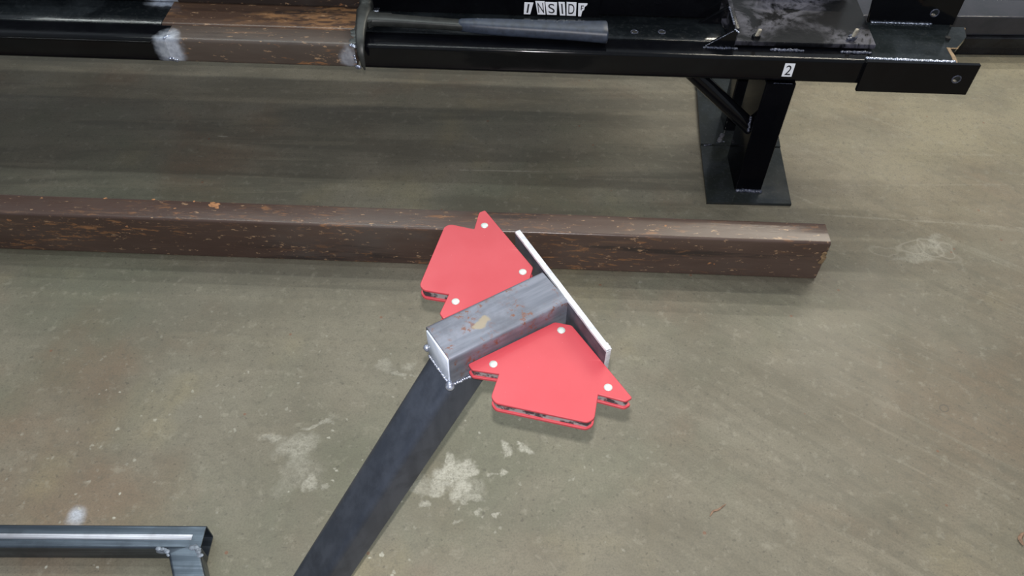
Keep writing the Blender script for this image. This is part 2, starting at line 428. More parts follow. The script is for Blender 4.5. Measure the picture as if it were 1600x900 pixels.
def tube(bm, F, x0, x1, y0, y1, z0, z1, r=.006, wall=.003, seg=5, open0=True, open1=True, s0=0., s1=0., nx=1):
    """square hollow section along local x with rounded long edges; s0/s1 shear the ends with z (mitre)"""
    out = round_poly([(y0, z0), (y1, z0), (y1, z1), (y0, z1)], r, seg)
    inn = round_poly([(y0 + wall, z0 + wall), (y1 - wall, z0 + wall), (y1 - wall, z1 - wall), (y0 + wall, z1 - wall)], max(r - wall, .0008), seg)
    def ring(pts, t):
        return [bm.verts.new(F((x0 + s0 * (p.y - z0)) * (1 - t) + (x1 + s1 * (p.y - z0)) * t, p.x, p.y)) for p in pts]
    ro = [ring(out, k / nx) for k in range(nx + 1)]; ri = [ring(inn, 0), ring(inn, 1)]
    n = len(out)
    for a, b in zip(ro, ro[1:]):
        for i in range(n): bm.faces.new((a[i], a[(i + 1) % n], b[(i + 1) % n], b[i]))
    if open0 and open1:
        for i in range(n): bm.faces.new((ri[0][(i + 1) % n], ri[0][i], ri[1][i], ri[1][(i + 1) % n]))
        for a, b in ((ro[0], ri[0]), (ro[-1], ri[1])):
            for i in range(n): bm.faces.new((a[i], a[(i + 1) % n], b[(i + 1) % n], b[i]))
    else:
        bm.faces.new(ro[0]); bm.faces.new(ro[-1])
        for v in ri[0] + ri[1]: bm.verts.remove(v)
    return bm

def bead(bm, p0, p1, r, n, sq=(1, 1, .6), jit=.25):
    """stacked-coin weld bead from p0 to p1"""
    p0, p1 = Vector(p0), Vector(p1); d = (p1 - p0)
    for i in range(n):
        t = (i + .5) / n; tmp = bmesh.new()
        bmesh.ops.create_icosphere(tmp, subdivisions=2, radius=1)
        rr = r * (1 + random.uniform(-jit, jit))
        c = p0 + d * t + Vector((random.uniform(-1, 1), random.uniform(-1, 1), random.uniform(-.4, .4))) * r * jit
        join(bm, tmp, lambda q: c + Vector((q.x * sq[0], q.y * sq[1], q.z * sq[2])) * rr)
    return bm

def cyl(bm, a, b, r0, r1=None, n=20, caps=True):
    a, b = Vector(a), Vector(b); r1 = r0 if r1 is None else r1
    d = (b - a).normalized(); u = d.orthogonal().normalized(); v = d.cross(u)
    A = [bm.verts.new(a + (u * math.cos(t) + v * math.sin(t)) * r0) for t in [2 * math.pi * k / n for k in range(n)]]
    B = [bm.verts.new(b + (u * math.cos(t) + v * math.sin(t)) * r1) for t in [2 * math.pi * k / n for k in range(n)]]
    for i in range(n): bm.faces.new((A[i], A[(i + 1) % n], B[(i + 1) % n], B[i]))
    if caps: bm.faces.new(A[::-1]); bm.faces.new(B)
    return bm
def loft(bm, rings):
    vs = [[bm.verts.new(p) for p in r] for r in rings]
    for a, b in zip(vs, vs[1:]):
        for i in range(len(a)): bm.faces.new((a[i], a[(i + 1) % len(a)], b[(i + 1) % len(a)], b[i]))
    bm.faces.new(vs[0][::-1]); bm.faces.new(vs[-1])
    return bm
def dome(bm, c, r, h, n=20, k=5, up=Vector((0, 0, 1))):
    u = up.orthogonal().normalized(); v = up.cross(u); rings = []
    for j in range(k):
        a = (j / k) * math.pi / 2
        rings.append([Vector(c) + (u * math.cos(t) + v * math.sin(t)) * r * math.cos(a) + up * h * math.sin(a) for t in [2 * math.pi * i / n for i in range(n)]])
    loft(bm, rings); return bm

def glyph(ch, place, w, h, squeeze=1., th=.0004, shear=0.):
    """letter as solid mesh: place(x, y, z) maps the glyph box 0..w, 0..h"""
    cu = bpy.data.curves.new('t', 'FONT'); cu.body = ch; cu.size = 1; cu.extrude = 0.01
    o = bpy.data.objects.new('t', cu); COL.objects.link(o)
    dg = bpy.context.evaluated_depsgraph_get(); dg.update()
    me = bpy.data.meshes.new_from_object(o.evaluated_get(dg))
    bpy.data.objects.remove(o)
    xs = [v.co.x for v in me.vertices]; ys = [v.co.y for v in me.vertices]
    bm = bmesh.new(); bm.from_mesh(me); bpy.data.meshes.remove(me)
    x0, x1, y0, y1 = min(xs), max(xs), min(ys), max(ys)
    for v in bm.verts:
        x = (v.co.x - x0) / (x1 - x0) * w; y = (v.co.y - y0) / (y1 - y0) * h
        v.co = place(x + shear * y, y, th if v.co.z > 0 else -th * .5)
    return bm

# ---------------------------------------------------------------- floor
b = new(); W0 = basis((0, 0, 0), (1, 0, 0), (0, 1, 0))
box(b, W0, -5, 5, -3, 7, -.1, 0, 0)
tag(obj('floor', b, M['floor'], None, smooth=False), kind='structure')
bpy.data.objects['floor']['label'] = 'stained grey green workshop concrete floor'

# ---------------------------------------------------------------- loose rusty rectangular tube on the floor
o0 = Vector((.5829, 1.0196, 0)); dx = Vector((.99970, -.02457, 0)).normalized(); dy = Vector((-dx.y, dx.x, 0))
FR = basis(o0, dx, dy)
rt = thing('rectangular_tube', o0 + Vector((-.7, .03, 0)), 'long brown rusty rectangular steel tube lying loose on the floor across the middle', 'steel tube')
b = new(); tube(b, FR, -2.15, 0, 0, .0535, 0, .101, .0065, .004, 6, nx=40)
for v_ in b.verts:
    pass
obj('tube_body', b, M['rust'], rt)
b = new(); bead(b, FR(-.0035, -.0002, .048), FR(-.0030, .0002, .076), .0046, 9, (1, .25, 1.1), .35)
obj('bare_chip', b, M['tan'], rt, 'tan patch of chipped bare metal at the cut end')
# thick flakes of orange rust standing on the tube top and side
b = new()
for (x, y, z, r_) in ((-1.148, .041, .101, .010), (-1.153, .045, .101, .007), (-1.142, .037, .101, .006), (-1.27, .05, .101, .004), (-1.36, .05, .101, .0035), (-1.22, .030, .101, .003), (-1.19, .05, .101, .003), (-1.48, .045, .101, .003), (-1.53, 0, .085, .007), (-1.49, 0, .068, .0035), (-1.31, 0, .078, .004), (-1.33, 0, .06, .003), (-.30, .03, .101, .003), (-.21, 0, .035, .004), (-.20, 0, .033, .003)):
    for k in range(3):
        p = FR(x + random.uniform(-1, 1) * r_ * .5, y + (random.uniform(-.4, .4) * r_ if y > .005 else 0), z + (random.uniform(-.4, .4) * r_ if y < .005 else 0))
        tmp = bmesh.new(); bmesh.ops.create_icosphere(tmp, subdivisions=1, radius=1)
        sy, sz = (.55, .07) if y > .005 else (.07, .5)
        rr = r_ * random.uniform(.5, 1)
        join(b, tmp, lambda q: p + Vector((q.x * random.uniform(.8, 1.1), q.y * sy, q.z * sz)) * rr)
tag(obj('rust_flakes', b, flat('orange_rust', (.40, .19, .085), .8, 0, .5, 200), rt), kind='stuff')

# ---------------------------------------------------------------- T-shaped weldment: stub tube on a slanting post
A = Vector((-.0875, .4993, 0)); ZT = .500; ZB = .455
base = Vector((-.39, .30, 0))
tw = thing('welded_tube_post', base, 'blue grey square post slanting up from lower left with a short stub on top', 'steel post')
FS = basis(A, AX, WV)
b = new(); tube(b, FS, 0, .1425, 0, .050, ZB, ZT, .0045, .003, 6)
obj('stub', b, M['stub'], tw, 'short horizontal stub of mottled mill scale steel with rust specks')
b = new(); box(b, FS, -.0016, .0006, .003, .047, ZB + .001, ZT - .0035, .0008)
obj('end_cap', b, M['capm'], tw, 'bright ground plate closing the open end of the stub')
e = R(54.6); dd = -AX * math.cos(e) - Vector((0, 0, 1)) * math.sin(e)
run = .045 / math.sin(e); b = new()
prof = round_poly([(0, 0), (run, 0), (run, .05), (0, .05)], [.014, .006, .006, .010], 8)
inn = round_poly([(.004, .004), (run - .004, .004), (run - .004, .046), (.004, .046)], .004, 6)
def pring(pr_, z):
    t = (ZB - z) / math.tan(e)
    return [b.verts.new(FS(p.x - t, p.y, z)) for p in pr_]
zs = [0, .1, .2, .3, .4, ZB]
ro = [pring(prof, z) for z in zs]; n = len(prof)
for a_, c in zip(ro, ro[1:]):
    for i in range(n): b.faces.new((a_[i], a_[(i + 1) % n], c[(i + 1) % n], c[i]))
b.faces.new(ro[0]); b.faces.new(ro[-1])
obj('slanting_post', b, M['post'], tw)
b = new()
bead(b, FS(-.0015, .004, ZB - .0005), FS(-.0015, .046, ZB - .0005), .0016, 26, (1, 1, .9), .15)
obj('weld_bead', b, M['weld'], tw, 'shiny weld seam between stub and post'); b = new()
bead(b, FS(-.001, .049, ZB - .001), FS(.047, .0515, ZB - .0005), .0019, 22, (1, 1, .9), .25)
obj('weld_bead', b, M['weld'], tw, 'shiny weld seam between stub and post')
for p, r_ in ((FS(-.002, .0005, ZB + .006), .0034), (FS(-.002, .0495, ZB - .001), .0045)):
    b = new(); bead(b, p, p + Vector((0, .0015, .002)), r_, 3, (1, 1, .9), .15)
    obj('tack_weld', b, M['weld'], tw, 'round tack weld at a corner of the seam')

# ---------------------------------------------------------------- flat bar
bo = Vector((.0024, .6369, 0)); bu = Vector((.4899, -.8718, 0)); bn = Vector((.8718, .4899, 0))
FB = basis(bo, bu, bn)
fb = thing('flat_bar', bo + bu * .095 + Vector((0, 0, .455)), 'bright ground flat steel bar standing on edge across the stub end', 'steel bar')
b = new(); box(b, FB, 0, .1892, 0, .0066, .457, .4985, .0006); obj('bar_body', b, M['barside'], fb)
b = new()   # ground top edge, slightly wavy
N = 40; ra = []
for k in range(N + 1):
    x = .1892 * k / N; wv = .0004 * noise.noise(Vector((x * 60, 0, 1)))
    ra.append([FB(x, -.0003 + wv, .4980), FB(x, .0002 + wv, .5000 + wv), FB(x, .0060 + wv, .5002 - wv), FB(x, .0069 - wv, .4985), FB(x, .0060, .4978)])
loft(b, ra); obj('ground_edge', b, M['bright'], fb, 'bright freshly ground top edge')
b = new(); box(b, FB, .1888, .1898, .0004, .0062, .460, .498, .0004); obj('cut_end', b, M['bright'], fb, 'bright cut end')
b = new(); bead(b, FB(.180, .0065, .4985), FB(.189, .0065, .4985), .0012, 8)
obj('burr', b, M['bright'], fb)

# ---------------------------------------------------------------- red welding magnets
TPL = [(.013, 0), (.119, 0), (.119, .008), (.098, .0265), (.119, .046), (.119, .054), (.054, .119), (.046, .119), (.0265, .098), (.008, .119), (0, .119), (0, .013)]
RAD = [.002, .0022, .002, .0008, .0035, .0035, .0035, .0035, .0008, .002, .0022, .002]
def inset(pts, d):
    n = len(pts); out = []
    for i in range(n):
        a, p, c = (Vector(pts[i - 1]), Vector(pts[i]), Vector(pts[(i + 1) % n]))
        e1 = (p - a).normalized(); e2 = (c - p).normalized()
        n1 = Vector((-e1.y, e1.x)); n2 = Vector((-e2.y, e2.x)); m = (n1 + n2).normalized()
        out.append(p + m * (d / max(.4, m.dot(n1))))
    return out
def magnet(t, u, v, ztop, label):
    u = Vector((u[0], u[1], 0)).normalized(); v = Vector((v[0], v[1], 0)).normalized(); t = Vector((t[0], t[1], 0))
    F = basis(t, u, v)
    c = F(.055, .055, ztop - .016)
    mg = thing('welding_magnet', c, label, 'magnet', 'red arrow shaped welding magnets holding the joint')
    pl = round_poly(TPL, RAD, 4)
    b = new(); prism(b, pl, F, ztop - .0030, ztop, .0005); obj('top_plate', b, M['red'], mg)
    b = new(); prism(b, pl, F, ztop - .016, ztop - .0125, .0005); obj('bottom_plate', b, M['red'], mg)
    b = new(); prism(b, round_poly(inset(TPL, .0022), .001, 2), F, ztop - .0125, ztop - .0030); obj('core', b, M['core'], mg, 'grey steel and dark filler core between the plates')
    for (x, y) in ((.0135, .0130), (.097, .0135), (.0135, .0968)):
        b = new(); cyl(b, F(x, y, ztop - .0002), F(x, y, ztop + .0006), .0043, .0042)
        dome(b, F(x, y, ztop + .0006), .0040, .0011); obj('rivet', b, M['rivet'], mg)
    return mg
magnet((.0572, .5318), (-.845, -.535), (.535, -.845), .478, 'red magnet in front of the stub, the nearer and lower of the two')
magnet((.0298, .5780), (-.8468, -.5319), (-.5319, .8468), .493, 'red magnet behind the stub, its tip pointing at the rusty tube')

# ---------------------------------------------------------------- low square tube frame, lower left
lo = Vector((-.4356, .450, 0)); lx = Vector((.99991, .0133, 0)).normalized(); ly = Vector((-lx.y, lx.x, 0))
FL = basis(lo, lx, ly)
lt = thing('low_tube_frame', lo + Vector((-.15, .015, 0)), 'low brushed steel tube frame at the lower left with an open end and a leg', 'steel frame')
b = new(); tube(b, FL, -.62, 0, 0, .0345, .002, .040, .003, .0018, 5); obj('rail', b, M['lowtube'], lt)
b = new(); box(b, FL, -.62, -.016, .0125, .0205, .0397, .0404, .0003); obj('reflection_stripe', b, M['seam'], lt, 'bright stripe along the top drawn as a reflection')  # overhead light reflected in the brushed top, put in as a pale strip
P0 = Vector((-.480, .4436, 0)); P1 = Vector((-.4333, .4418, 0))
u_ = Vector((.0163, -.0333, 0)).normalized(); n_ = Vector((-u_.y, u_.x, 0))
if n_.x < 0: n_ = -n_
lw = (P1 - P0).dot(n_)
FG = basis(P0, u_, n_)
b = new(); tube(b, FG, .0035, .32, 0, lw, .002, .0405, .004, .002, 5, s0=0)
for v_ in b.verts:
    # mitre the joint so the leg butts flat against the rail
    pass
obj('leg', b, M['lowtube'], lt)
b = new(); box(b, W0, -.4815, -.434, .4405, .4515, .004, .0398, .001); obj('joint_filler', b, M['lowtube'], lt)
for (x0, y0, x1, y1, r_, k) in ((-.494, .4485, -.480, .4465, .0026, 9), (-.484, .4475, -.478, .439, .0022, 7), (-.4475, .4520, -.4365, .4475, .0030, 10), (-.4375, .449, -.4325, .4390, .0026, 8)):
    b = new(); bead(b, (x0, y0, .0400), (x1, y1, .0400), r_, k, (1.2, 1, .5), .5)
    obj('weld_bead', b, M['smut'], lt, 'pale blue grey weld spatter at the leg joint')
b = new(); bead(b, FL(-.052, -.0002, .032), FL(-.062, -.0002, .024), .0040, 6, (1.2, .3, 1), .4); obj('weld_spatter', b, M['smut'], lt)

# ---------------------------------------------------------------- black welded frame
fx = Vector((.99972, -.0235, 0)).normalized(); fy = Vector((-fx.y, fx.x, 0))
FO = Vector((0, 1.2835, 0)); F = basis(FO, fx, fy)
fr = thing('black_welded_frame', (.5, 1.32, 0), 'long glossy black welded steel frame on a leg across the top of the picture', 'steel frame')
ZL, ZH = .272, .322
def P(name, fn, mat, label=None, parent=fr, **k):
    b = new(); fn(b); return obj(name, b, mat, parent, label, **k)
P('front_beam', lambda b: tube(b, F, -.292, .645, 0, .05, ZL, ZH, .0075, .003, 8), M['paint'])
P('front_beam', lambda b: tube(b, F, -2.6, -.652, 0, .05, ZL, ZH, .0075, .003, 8), M['paint'])
P('beam_splice', lambda b: tube(b, F, -.652, -.300, 0, .0515, ZL + .0005, ZH + .0005, .0075, .003, 6), M['splice'], 'brown unpainted splice let into the front beam')
P('rear_beam', lambda b: box(b, F, -.292, .645, .0502, .136, ZL, ZH - .0004, .001), M['paint_top'])
P('rear_beam', lambda b: box(b, F, -2.6, -.675, .0502, .136, ZL, ZH - .0004, .003), M['paint_top'])
P('rear_splice', lambda b: tube(b, F, -.675, -.302, .0535, .136, ZL, ZH - .001, .006, .003, 6), M['rust2'], 'brown splice flaking with orange rust behind the front splice')
P('edge_strip', lambda b: box(b, F, -2.6, -.68, -.0016, .0022, ZH - .010, ZH - .0062, .0007), M['paint'])
# upper rail behind
P('upper_rail', lambda b: tube(b, F, -.292, .385, .128, .188, ZH - .0002, .405, .005, .003, 5), M['paint'])
P('upper_rail', lambda b: tube(b, F, -2.6, -.665, .128, .188, ZH - .0002, .405, .005, .003, 5), M['paint'])
P('upper_splice', lambda b: tube(b, F, -.665, -.302, .1275, .188, ZH - .0008, .405, .006, .003, 5), M['railrust'], 'dark brown splice in the upper rail')
for x in (-2.2, -1.3, -.32, .33):
    P('cross_member', lambda b: box(b, F, x, x + .05, .1885, .47, .345, .3955, .003) and None, M['paint'])
P('shade_sheet', lambda b: box(b, F, -2.6, .385, .189, .47, .396, .404, .001), M['paint_top'])  # unseen sheet added behind the rail to shade the floor below
P('far_rail', lambda b: tube(b, F, -2.6, .385, .4705, .52, .335, .405, .005, .003, 5), M['paint'])
P('lettered_plate', lambda b: box(b, F, -.296, .155, .1200, .1278, ZH + .0005, .400, .0006), M['paint'], 'black upright plate carrying white letter stickers')
P('weld_bead', lambda b: bead(b, F(-.655, .004, .3215), F(-.645, .010, .3225), .0035, 4, (1, 1, .6)) and None, M['weld'])
P('weld_bead', lambda b: bead(b, F(-.655, -.001, .281), F(-.64, -.001, .276), .004, 4, (1, .4, 1)) and None, M['weld'])
P('weld_bead', lambda b: bead(b, F(-.308, .002, .3215), F(-.298, -.001, .3185), .0042, 5, (1, 1, .7)) and None, M['weld'])
P('weld_bead', lambda b: bead(b, F(-.302, -.001, .300), F(-.300, -.001, .284), .0022, 6, (1, .5, 1)) and None, M['weld'])
P('weld_bead', lambda b: bead(b, F(-.301, -.001, .276), F(-.294, -.001, .274), .0040, 3, (1, .5, 1)) and None, M['weld'])
P('weld_patch', lambda b: [bead(b, F(-.305, .012 + .011 * k, ZH), F(-.292, .012 + .011 * k, ZH), .0075, 3, (1.1, 1, .12), .3) for k in range(10)] and None, flat('grey_ground_weld', (.115, .125, .125), .45, .5, .5, 70), 'grey ground band of weld across the deck')
P('weld_bead', lambda b: bead(b, F(-.285, .118, ZH + .001), F(-.272, .118, ZH + .001), .0022, 5) and None, M['weld'])
# plug holes in the deck
for (x, y) in ((.221, .0735), (.273, .0765)):
    b = new()
    for k in range(24):
        a0 = 2 * math.pi * k / 24; a1 = 2 * math.pi * (k + 1) / 24
        cyl(b, F(x + .0065 * math.cos(a0), y + .0065 * math.sin(a0), ZH + .0003), F(x + .0065 * math.cos(a1), y + .0065 * math.sin(a1), ZH + .0003), .0011, n=6, caps=False)
    h = obj('hole_rim', b, M['pweld'], fr)
    b = new(); cyl(b, F(x, y, ZH - .001), F(x, y, ZH + .0002), .0060); obj('hole', b, M['dark'], h)
# legs, foot plates, brace
def leg(b, x0, x1, y0, y1): tube(b, lambda x, y, z: F(y, z, x), 0.006, ZL, x0, x1, y0, y1, .004, .003, 5)
M['legp'] = m_paint('dull_black_paint', .05, spec=.04)
P('front_leg', lambda b: leg(b, .4685, .5245, -.008, .105), M['legp'])
P('rear_leg', lambda b: tube(b, lambda x, y, z: F(y, z, x), .006, .345, .472, .520, .190, .245, .004, .003, 5), M['paint'])
P('foot_plate', lambda b: prism(b, [Vector(p) for p in ((.405, -.048), (.582, -.045), (.592, .138), (.414, .138))], F, 0, .007, .0006), M['foot'])
P('foot_plate', lambda b: prism(b, [Vector(p) for p in ((.414, .1395), (.592, .1395), (.612, .430), (.4355, .430))], F, 0, .010, .0006), M['foot'])
P('weld_bead', lambda b: bead(b, F(.472, -.011, .0085), F(.523, -.011, .0085), .0042, 16, (1, 1, .8)) and None, M['pweld'])
P('weld_bead', lambda b: bead(b, F(.420, .136, .0075), F(.468, .150, .0095), .0025, 10) and None, M['pweld'])
P('weld_bead', lambda b: bead(b, F(.455, .150, .0105), F(.467, .175, .0105), .0045, 6, (1, 1, .5)) and None, flat('dusty_weld', (.10, .10, .12), .4, .3, .4, 120))
P('brace', lambda b: cyl(b, F(.320, .022, .285), F(.474, .022, .148), .0155, n=28), M['paint'])
P('weld_bead', lambda b: bead(b, F(.463, .008, .185), F(.466, .006, .150), .0026, 9, (1, 1, 1)) and None, M['pweld'])
P('weld_bead', lambda b: bead(b, F(.482, -.0045, ZL - .001), F(.518, -.0045, ZL - .001), .0020, 13) and None, M['pweld'])
for x in (-2.3,):   # legs further along, out of view
    P('front_leg', lambda b: leg(b, x, x + .056, -.008, .105), M['paint'])
    P('rear_leg', lambda b: tube(b, lambda x_, y, z: F(y, z, x_), 0, .335, x, x + .05, .4705, .52, .004, .003, 5), M['paint'])
# bracket
P('bracket_plate', lambda b: prism(b, [Vector(p) for p in ((.397, .0345), (.662, .0365), (.668, .24), (.375, .24))], F, ZH + .003, ZH + .0115, .0006), M['bracket'], 'black bracket plate with grey tide marks')
P('bracket_riser', lambda b: box(b, F, .400, .657, .042, .235, ZH - .002, ZH + .0035, .0005), M['paint'])
def bev_bracket(b):
    box(b, F, .50, .665, .238, .246, ZH, .43, .001)
P('bracket_back', bev_bracket, M['bracket'])
def gusset(b, y0, y1):
    pts = [Vector(p) for p in ((.346, ZH - .001), (.402, ZH - .001), (.402, ZH + .033), (.397, ZH + .036))]
    prism(b, pts, lambda x, z, h: F(x, h, z), y0, y1, .0004)
P('gusset', lambda b: gusset(b, .030, .037), M['paint'])
P('gusset', lambda b: gusset(b, .112, .119), M['paint'])
P('bracket_side', lambda b: box(b, F, .398, .406, .037, .20, ZH, ZH + .036, .0008), M['bracket'])
P('weld_bead', lambda b: bead(b, F(.345, .028, ZH + .001), F(.408, .027, ZH + .001), .0030, 20) and None, M['pweld'])
P('weld_bead', lambda b: bead(b, F(.349, .029, ZH + .003), F(.394, .029, ZH + .035), .0014, 18) and None, M['pweld'])
P('weld_bead', lambda b: bead(b, F(.397, .034, ZH + .036), F(.404, .030, ZH + .032), .0026, 3) and None, M['weld'])
P('weld_bead', lambda b: bead(b, F(.398, .05, ZH + .036), F(.398, .115, ZH + .036), .0020, 18) and None, M['pweld'])
for x0, x1 in ((.468, .530), (.598, .655)):
    P('weld_bead', lambda b: bead(b, F(x0, .0265, ZH + .0012), F(x1, .0265, ZH + .0012), .0034, 17, (1, 1, .7)) and None, M['pweld'])
# studs
for i, (x, y, hh, tilt) in enumerate(((.443, .048, .017, .004), (.623, .056, .019, .003))):
    b = new(); z0 = ZH + .0110; n = 9
    for k in range(n):
        za, zb = z0 + hh * k / n, z0 + hh * (k + 1) / n; zm = (za + zb) / 2; t = tilt / n
        cyl(b, F(x + t * k, y, za), F(x + t * (k + .5), y, zm), .0030, .0040, 14, False); cyl(b, F(x + t * (k + .5), y, zm), F(x + t * (k + 1), y, zb), .0040, .0030, 14, False)
    cyl(b, F(x + tilt, y, z0 + hh - .0002), F(x + tilt, y, z0 + hh + .0008), .0036, .0028, 14)
    s_ = obj('stud', b, M['zinc'], fr, 'yellowed zinc threaded stud')
    b = new(); cyl(b, F(x, y, z0 - .0005), F(x, y, z0 + .0055), .0080, n=6); obj('nut', b, M['paint'] if i == 0 else M['pweld'], s_)
    if i == 1:
        b = new(); cyl(b, F(x - .012, y - .008, z0 + .003), F(x - .004, y - .006, z0 + .004), .0032, n=10); obj('nut_lug', b, M['pweld'], s_)
# right-hand socket: plate between two flanges
P('front_flange', lambda b: prism(b, [Vector(p) for p in ((.638, .2625), (.842, .2625), (.842, .326), (.638, .326))], lambda x, z, h: F(x, h, z), -.0085, -.0005, .0006), M['paint'])
P('rear_flange', lambda b: prism(b, [Vector(p) for p in ((.678, .318), (.842, .318), (.842, .388), (.670, .388))], lambda x, z, h: F(x, h, z), .1395, .1475, .0006), M['paint'])
P('socket_plate', lambda b: prism(b, [Vector(p) for p in ((.646, .0005), (.800, .0005), (.8035, .03), (.803, .06), (.812, .09), (.836, .139), (.672, .139), (.660, .07))], F, .309, .3195, .0006), M['plate'], 'scuffed grey black plate between the flanges')
P('socket_end', lambda b: prism(b, [Vector(p) for p in ((.8005, -.0005), (.808, -.0005), (.812, .03), (.8105, .060), (.8045, .060), (.8042, .03))], F, .300, .3188, .0004), M['tan'], 'bare tan rusty edge')
P('hinge_tab', lambda b: prism(b, round_poly([(.803, .062), (.826, .064), (.858, .105), (.866, .139), (.836, .139), (.812, .09)], .003, 3), F, .305, .3155, .0006), M['plate'])
P('tab_edge', lambda b: [bead(b, F(.828, .064, .3135), F(.867, .139, .3135), .0016, 22, (1, 1, 1)), bead(b, F(.803, .0615, .3155), F(.828, .063, .3155), .0016, 12)] and None, M['tan'])
b = new(); cyl(b, F(.818, .094, .3150), F(.818, .094, .3199), .0052); obj('hole', b, M['dark'], fr)
P('weld_bead', lambda b: bead(b, F(.640, .006, .3245), F(.800, .005, .3235), .0036, 42, (1.1, 1, .6)) and None, M['weld'], 'silvery weld bead along the front flange')
P('weld_bead', lambda b: bead(b, F(.672, .001, .3265), F(.776, .001, .3255), .0018, 26) and None, M['weld'], 'silvery weld bead along the front flange')
P('weld_bead', lambda b: bead(b, F(.684, .1375, .321), F(.800, .1375, .321), .0030, 34, (1.1, 1, .6)) and None, M['weld'], 'silvery weld bead along the rear flange')
def ringhole(name, x, z, yf, r=.0075):
    b = new(); n = 24
    for k in range(n):
        a0 = 2 * math.pi * k / n; a1 = 2 * math.pi * (k + 1) / n
        cyl(b, F(x + r * math.cos(a0), yf, z + r * math.sin(a0)), F(x + r * math.cos(a1), yf, z + r * math.sin(a1)), .0012, n=6, caps=False)
    h = obj('hole_rim', b, M['pweld'], fr)
    b = new(); cyl(b, F(x, yf + .0004, z), F(x, yf - .0003, z), r * .95); obj('hole', b, M['plate'], h)
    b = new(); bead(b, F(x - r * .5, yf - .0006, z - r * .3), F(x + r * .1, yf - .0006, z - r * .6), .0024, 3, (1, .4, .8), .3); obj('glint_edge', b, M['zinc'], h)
ringhole('h', .8105, .296, -.0088)
ringhole('h', .797, .343, .1392)
# stickers
def tile(x0, x1, zb, zt, yf, lean0=0., lean1=0., shape=None):
    pts = shape or [(x0, zb), (x1, zb), (x1 + lean1, zt), (x0 + lean0, zt)]
    b = new(); prism(b, [Vector(p) for p in pts], lambda x, z, h: F(x, h, z), yf - .0006, yf + .0002)
    return b
Yp = .1200
tiles = [('I', .0100, .0225, .0008, .0055, .45, .3252, .3500), ('N', .0368, .0520, -.0055, -.0030, .72, .3255, .3535), ('S', .0545, .0735, -.0040, -.0005, .62, .3257, .3520),
         ('I', .0800, .0905, -.0045, -.0030, .42, .3250, .3528), ('D', .0930, .1105, -.0020, -.0005, .66, .3250, .3532)]
for ch, x0, x1, l0, l1, wf, zb, zt in tiles:
    t_ = obj('letter_sticker', tile(x0, x1, zb, zt, Yp, l0, l1), M['white'], fr, 'white sticker with black letter ' + ch, smooth=False)
    hgt = (zt - zb) * .74; cw = (x1 - x0) * wf if ch != 'I' else (x1 - x0) * .26
    xo = (x0 + x1) / 2 - cw / 2 + (l0 + l1) / 2 * .13; sh = (l0 + l1) / 2 / (zt - zb)
    g = glyph(ch, lambda x, y, z: F(xo + x, Yp - .0007 - z, zb + (zt - zb) * .13 + y), cw, hgt, shear=sh)
    obj('letter', g, M['ink'], t_, smooth=False)
obj('letter_sticker', tile(0, 0, 0, 0, Yp, shape=[(.1150, .3243), (.1205, .3240), (.1222, .3350), (.1255, .3380), (.1262, .3440), (.1305, .3485), (.1310, .3515), (.1135, .3515)]), M['white'], fr, 'torn white sticker at the end of the word', smooth=False)
b = new(); prism(b, [Vector(p) for p in ((.1190, .3375), (.1207, .3375), (.1207, .3472), (.1190, .3472))], lambda x, z, h: F(x, h, z), Yp - .0010, Yp - .0006); 
prism(b, [Vector(p) for p in ((.1207, .3455), (.1245, .3455), (.1245, .3472), (.1207, .3472))], lambda x, z, h: F(x, h, z), Yp - .0010, Yp - .0006)
prism(b, [Vector(p) for p in ((.1207, .3405), (.1235, .3405), (.1235, .3420), (.1207, .3420))], lambda x, z, h: F(x, h, z), Yp - .0010, Yp - .0006)
obj('letter', b, M['ink'], fr, smooth=False)
t_ = obj('number_sticker', tile(.4945, .5130, .2845, .3125, 0), M['white'], fr, 'white sticker with black number 2', smooth=False)
g = glyph('2', lambda x, y, z: F(.4985 + x, -.0007 - z, .2880 + y), .0105, .0205)
obj('number', g, M['ink'], t_, smooth=False)

# ---------------------------------------------------------------- hammer on the frame
hz = .336
hm = thing('hammer', (-.03, 1.35, ZH), 'grey steel hammer with a rubber grip lying along the black frame', 'hammer')
def ell(c, ry, rz, n=24, p=2.6, ux=Vector((0, 1, 0))):
    out = []
    for k in range(n):
        a = 2 * math.pi * k / n; ca, sa = math.cos(a), math.sin(a)
        out.append(Vector(c) + ux * (math.copysign(abs(ca) ** (2 / p), ca) * ry) + Vector((0, 0, 1)) * (math.copysign(abs(sa) ** (2 / p), sa) * rz))
    return out
def path(t):   # handle centre line from head (t=0) to butt (t=1)
    return Vector((-.288 + .455 * t, 1.352 - .032 * t - .004 * math.sin(math.pi * t), hz + .004))
b = new(); loft(b, [ell(path(t), ry, rz, p=3.5) for t, ry, rz in ((.02, .020, .010), (.06, .0155, .0090), (.12, .0135, .0085), (.25, .0125, .0080), (.38, .0120, .0076), (.46, .0115, .0070))])
obj('shaft', b, M['shaft'], hm)
b = new(); loft(b, [ell(path(t), ry, rz) for t, ry, rz in ((.395, .0095, .0080), (.405, .0115, .0105), (.46, .0140, .0120), (.56, .0165, .0132), (.70, .0180, .0138), (.83, .0195, .0142), (.92, .0220, .0150), (.975, .0240, .0158), (.995, .0245, .0160), (1.0, .0225, .0145))])
obj('grip', b, M['grip'], hm, 'blue grey rubber grip')
b = new()
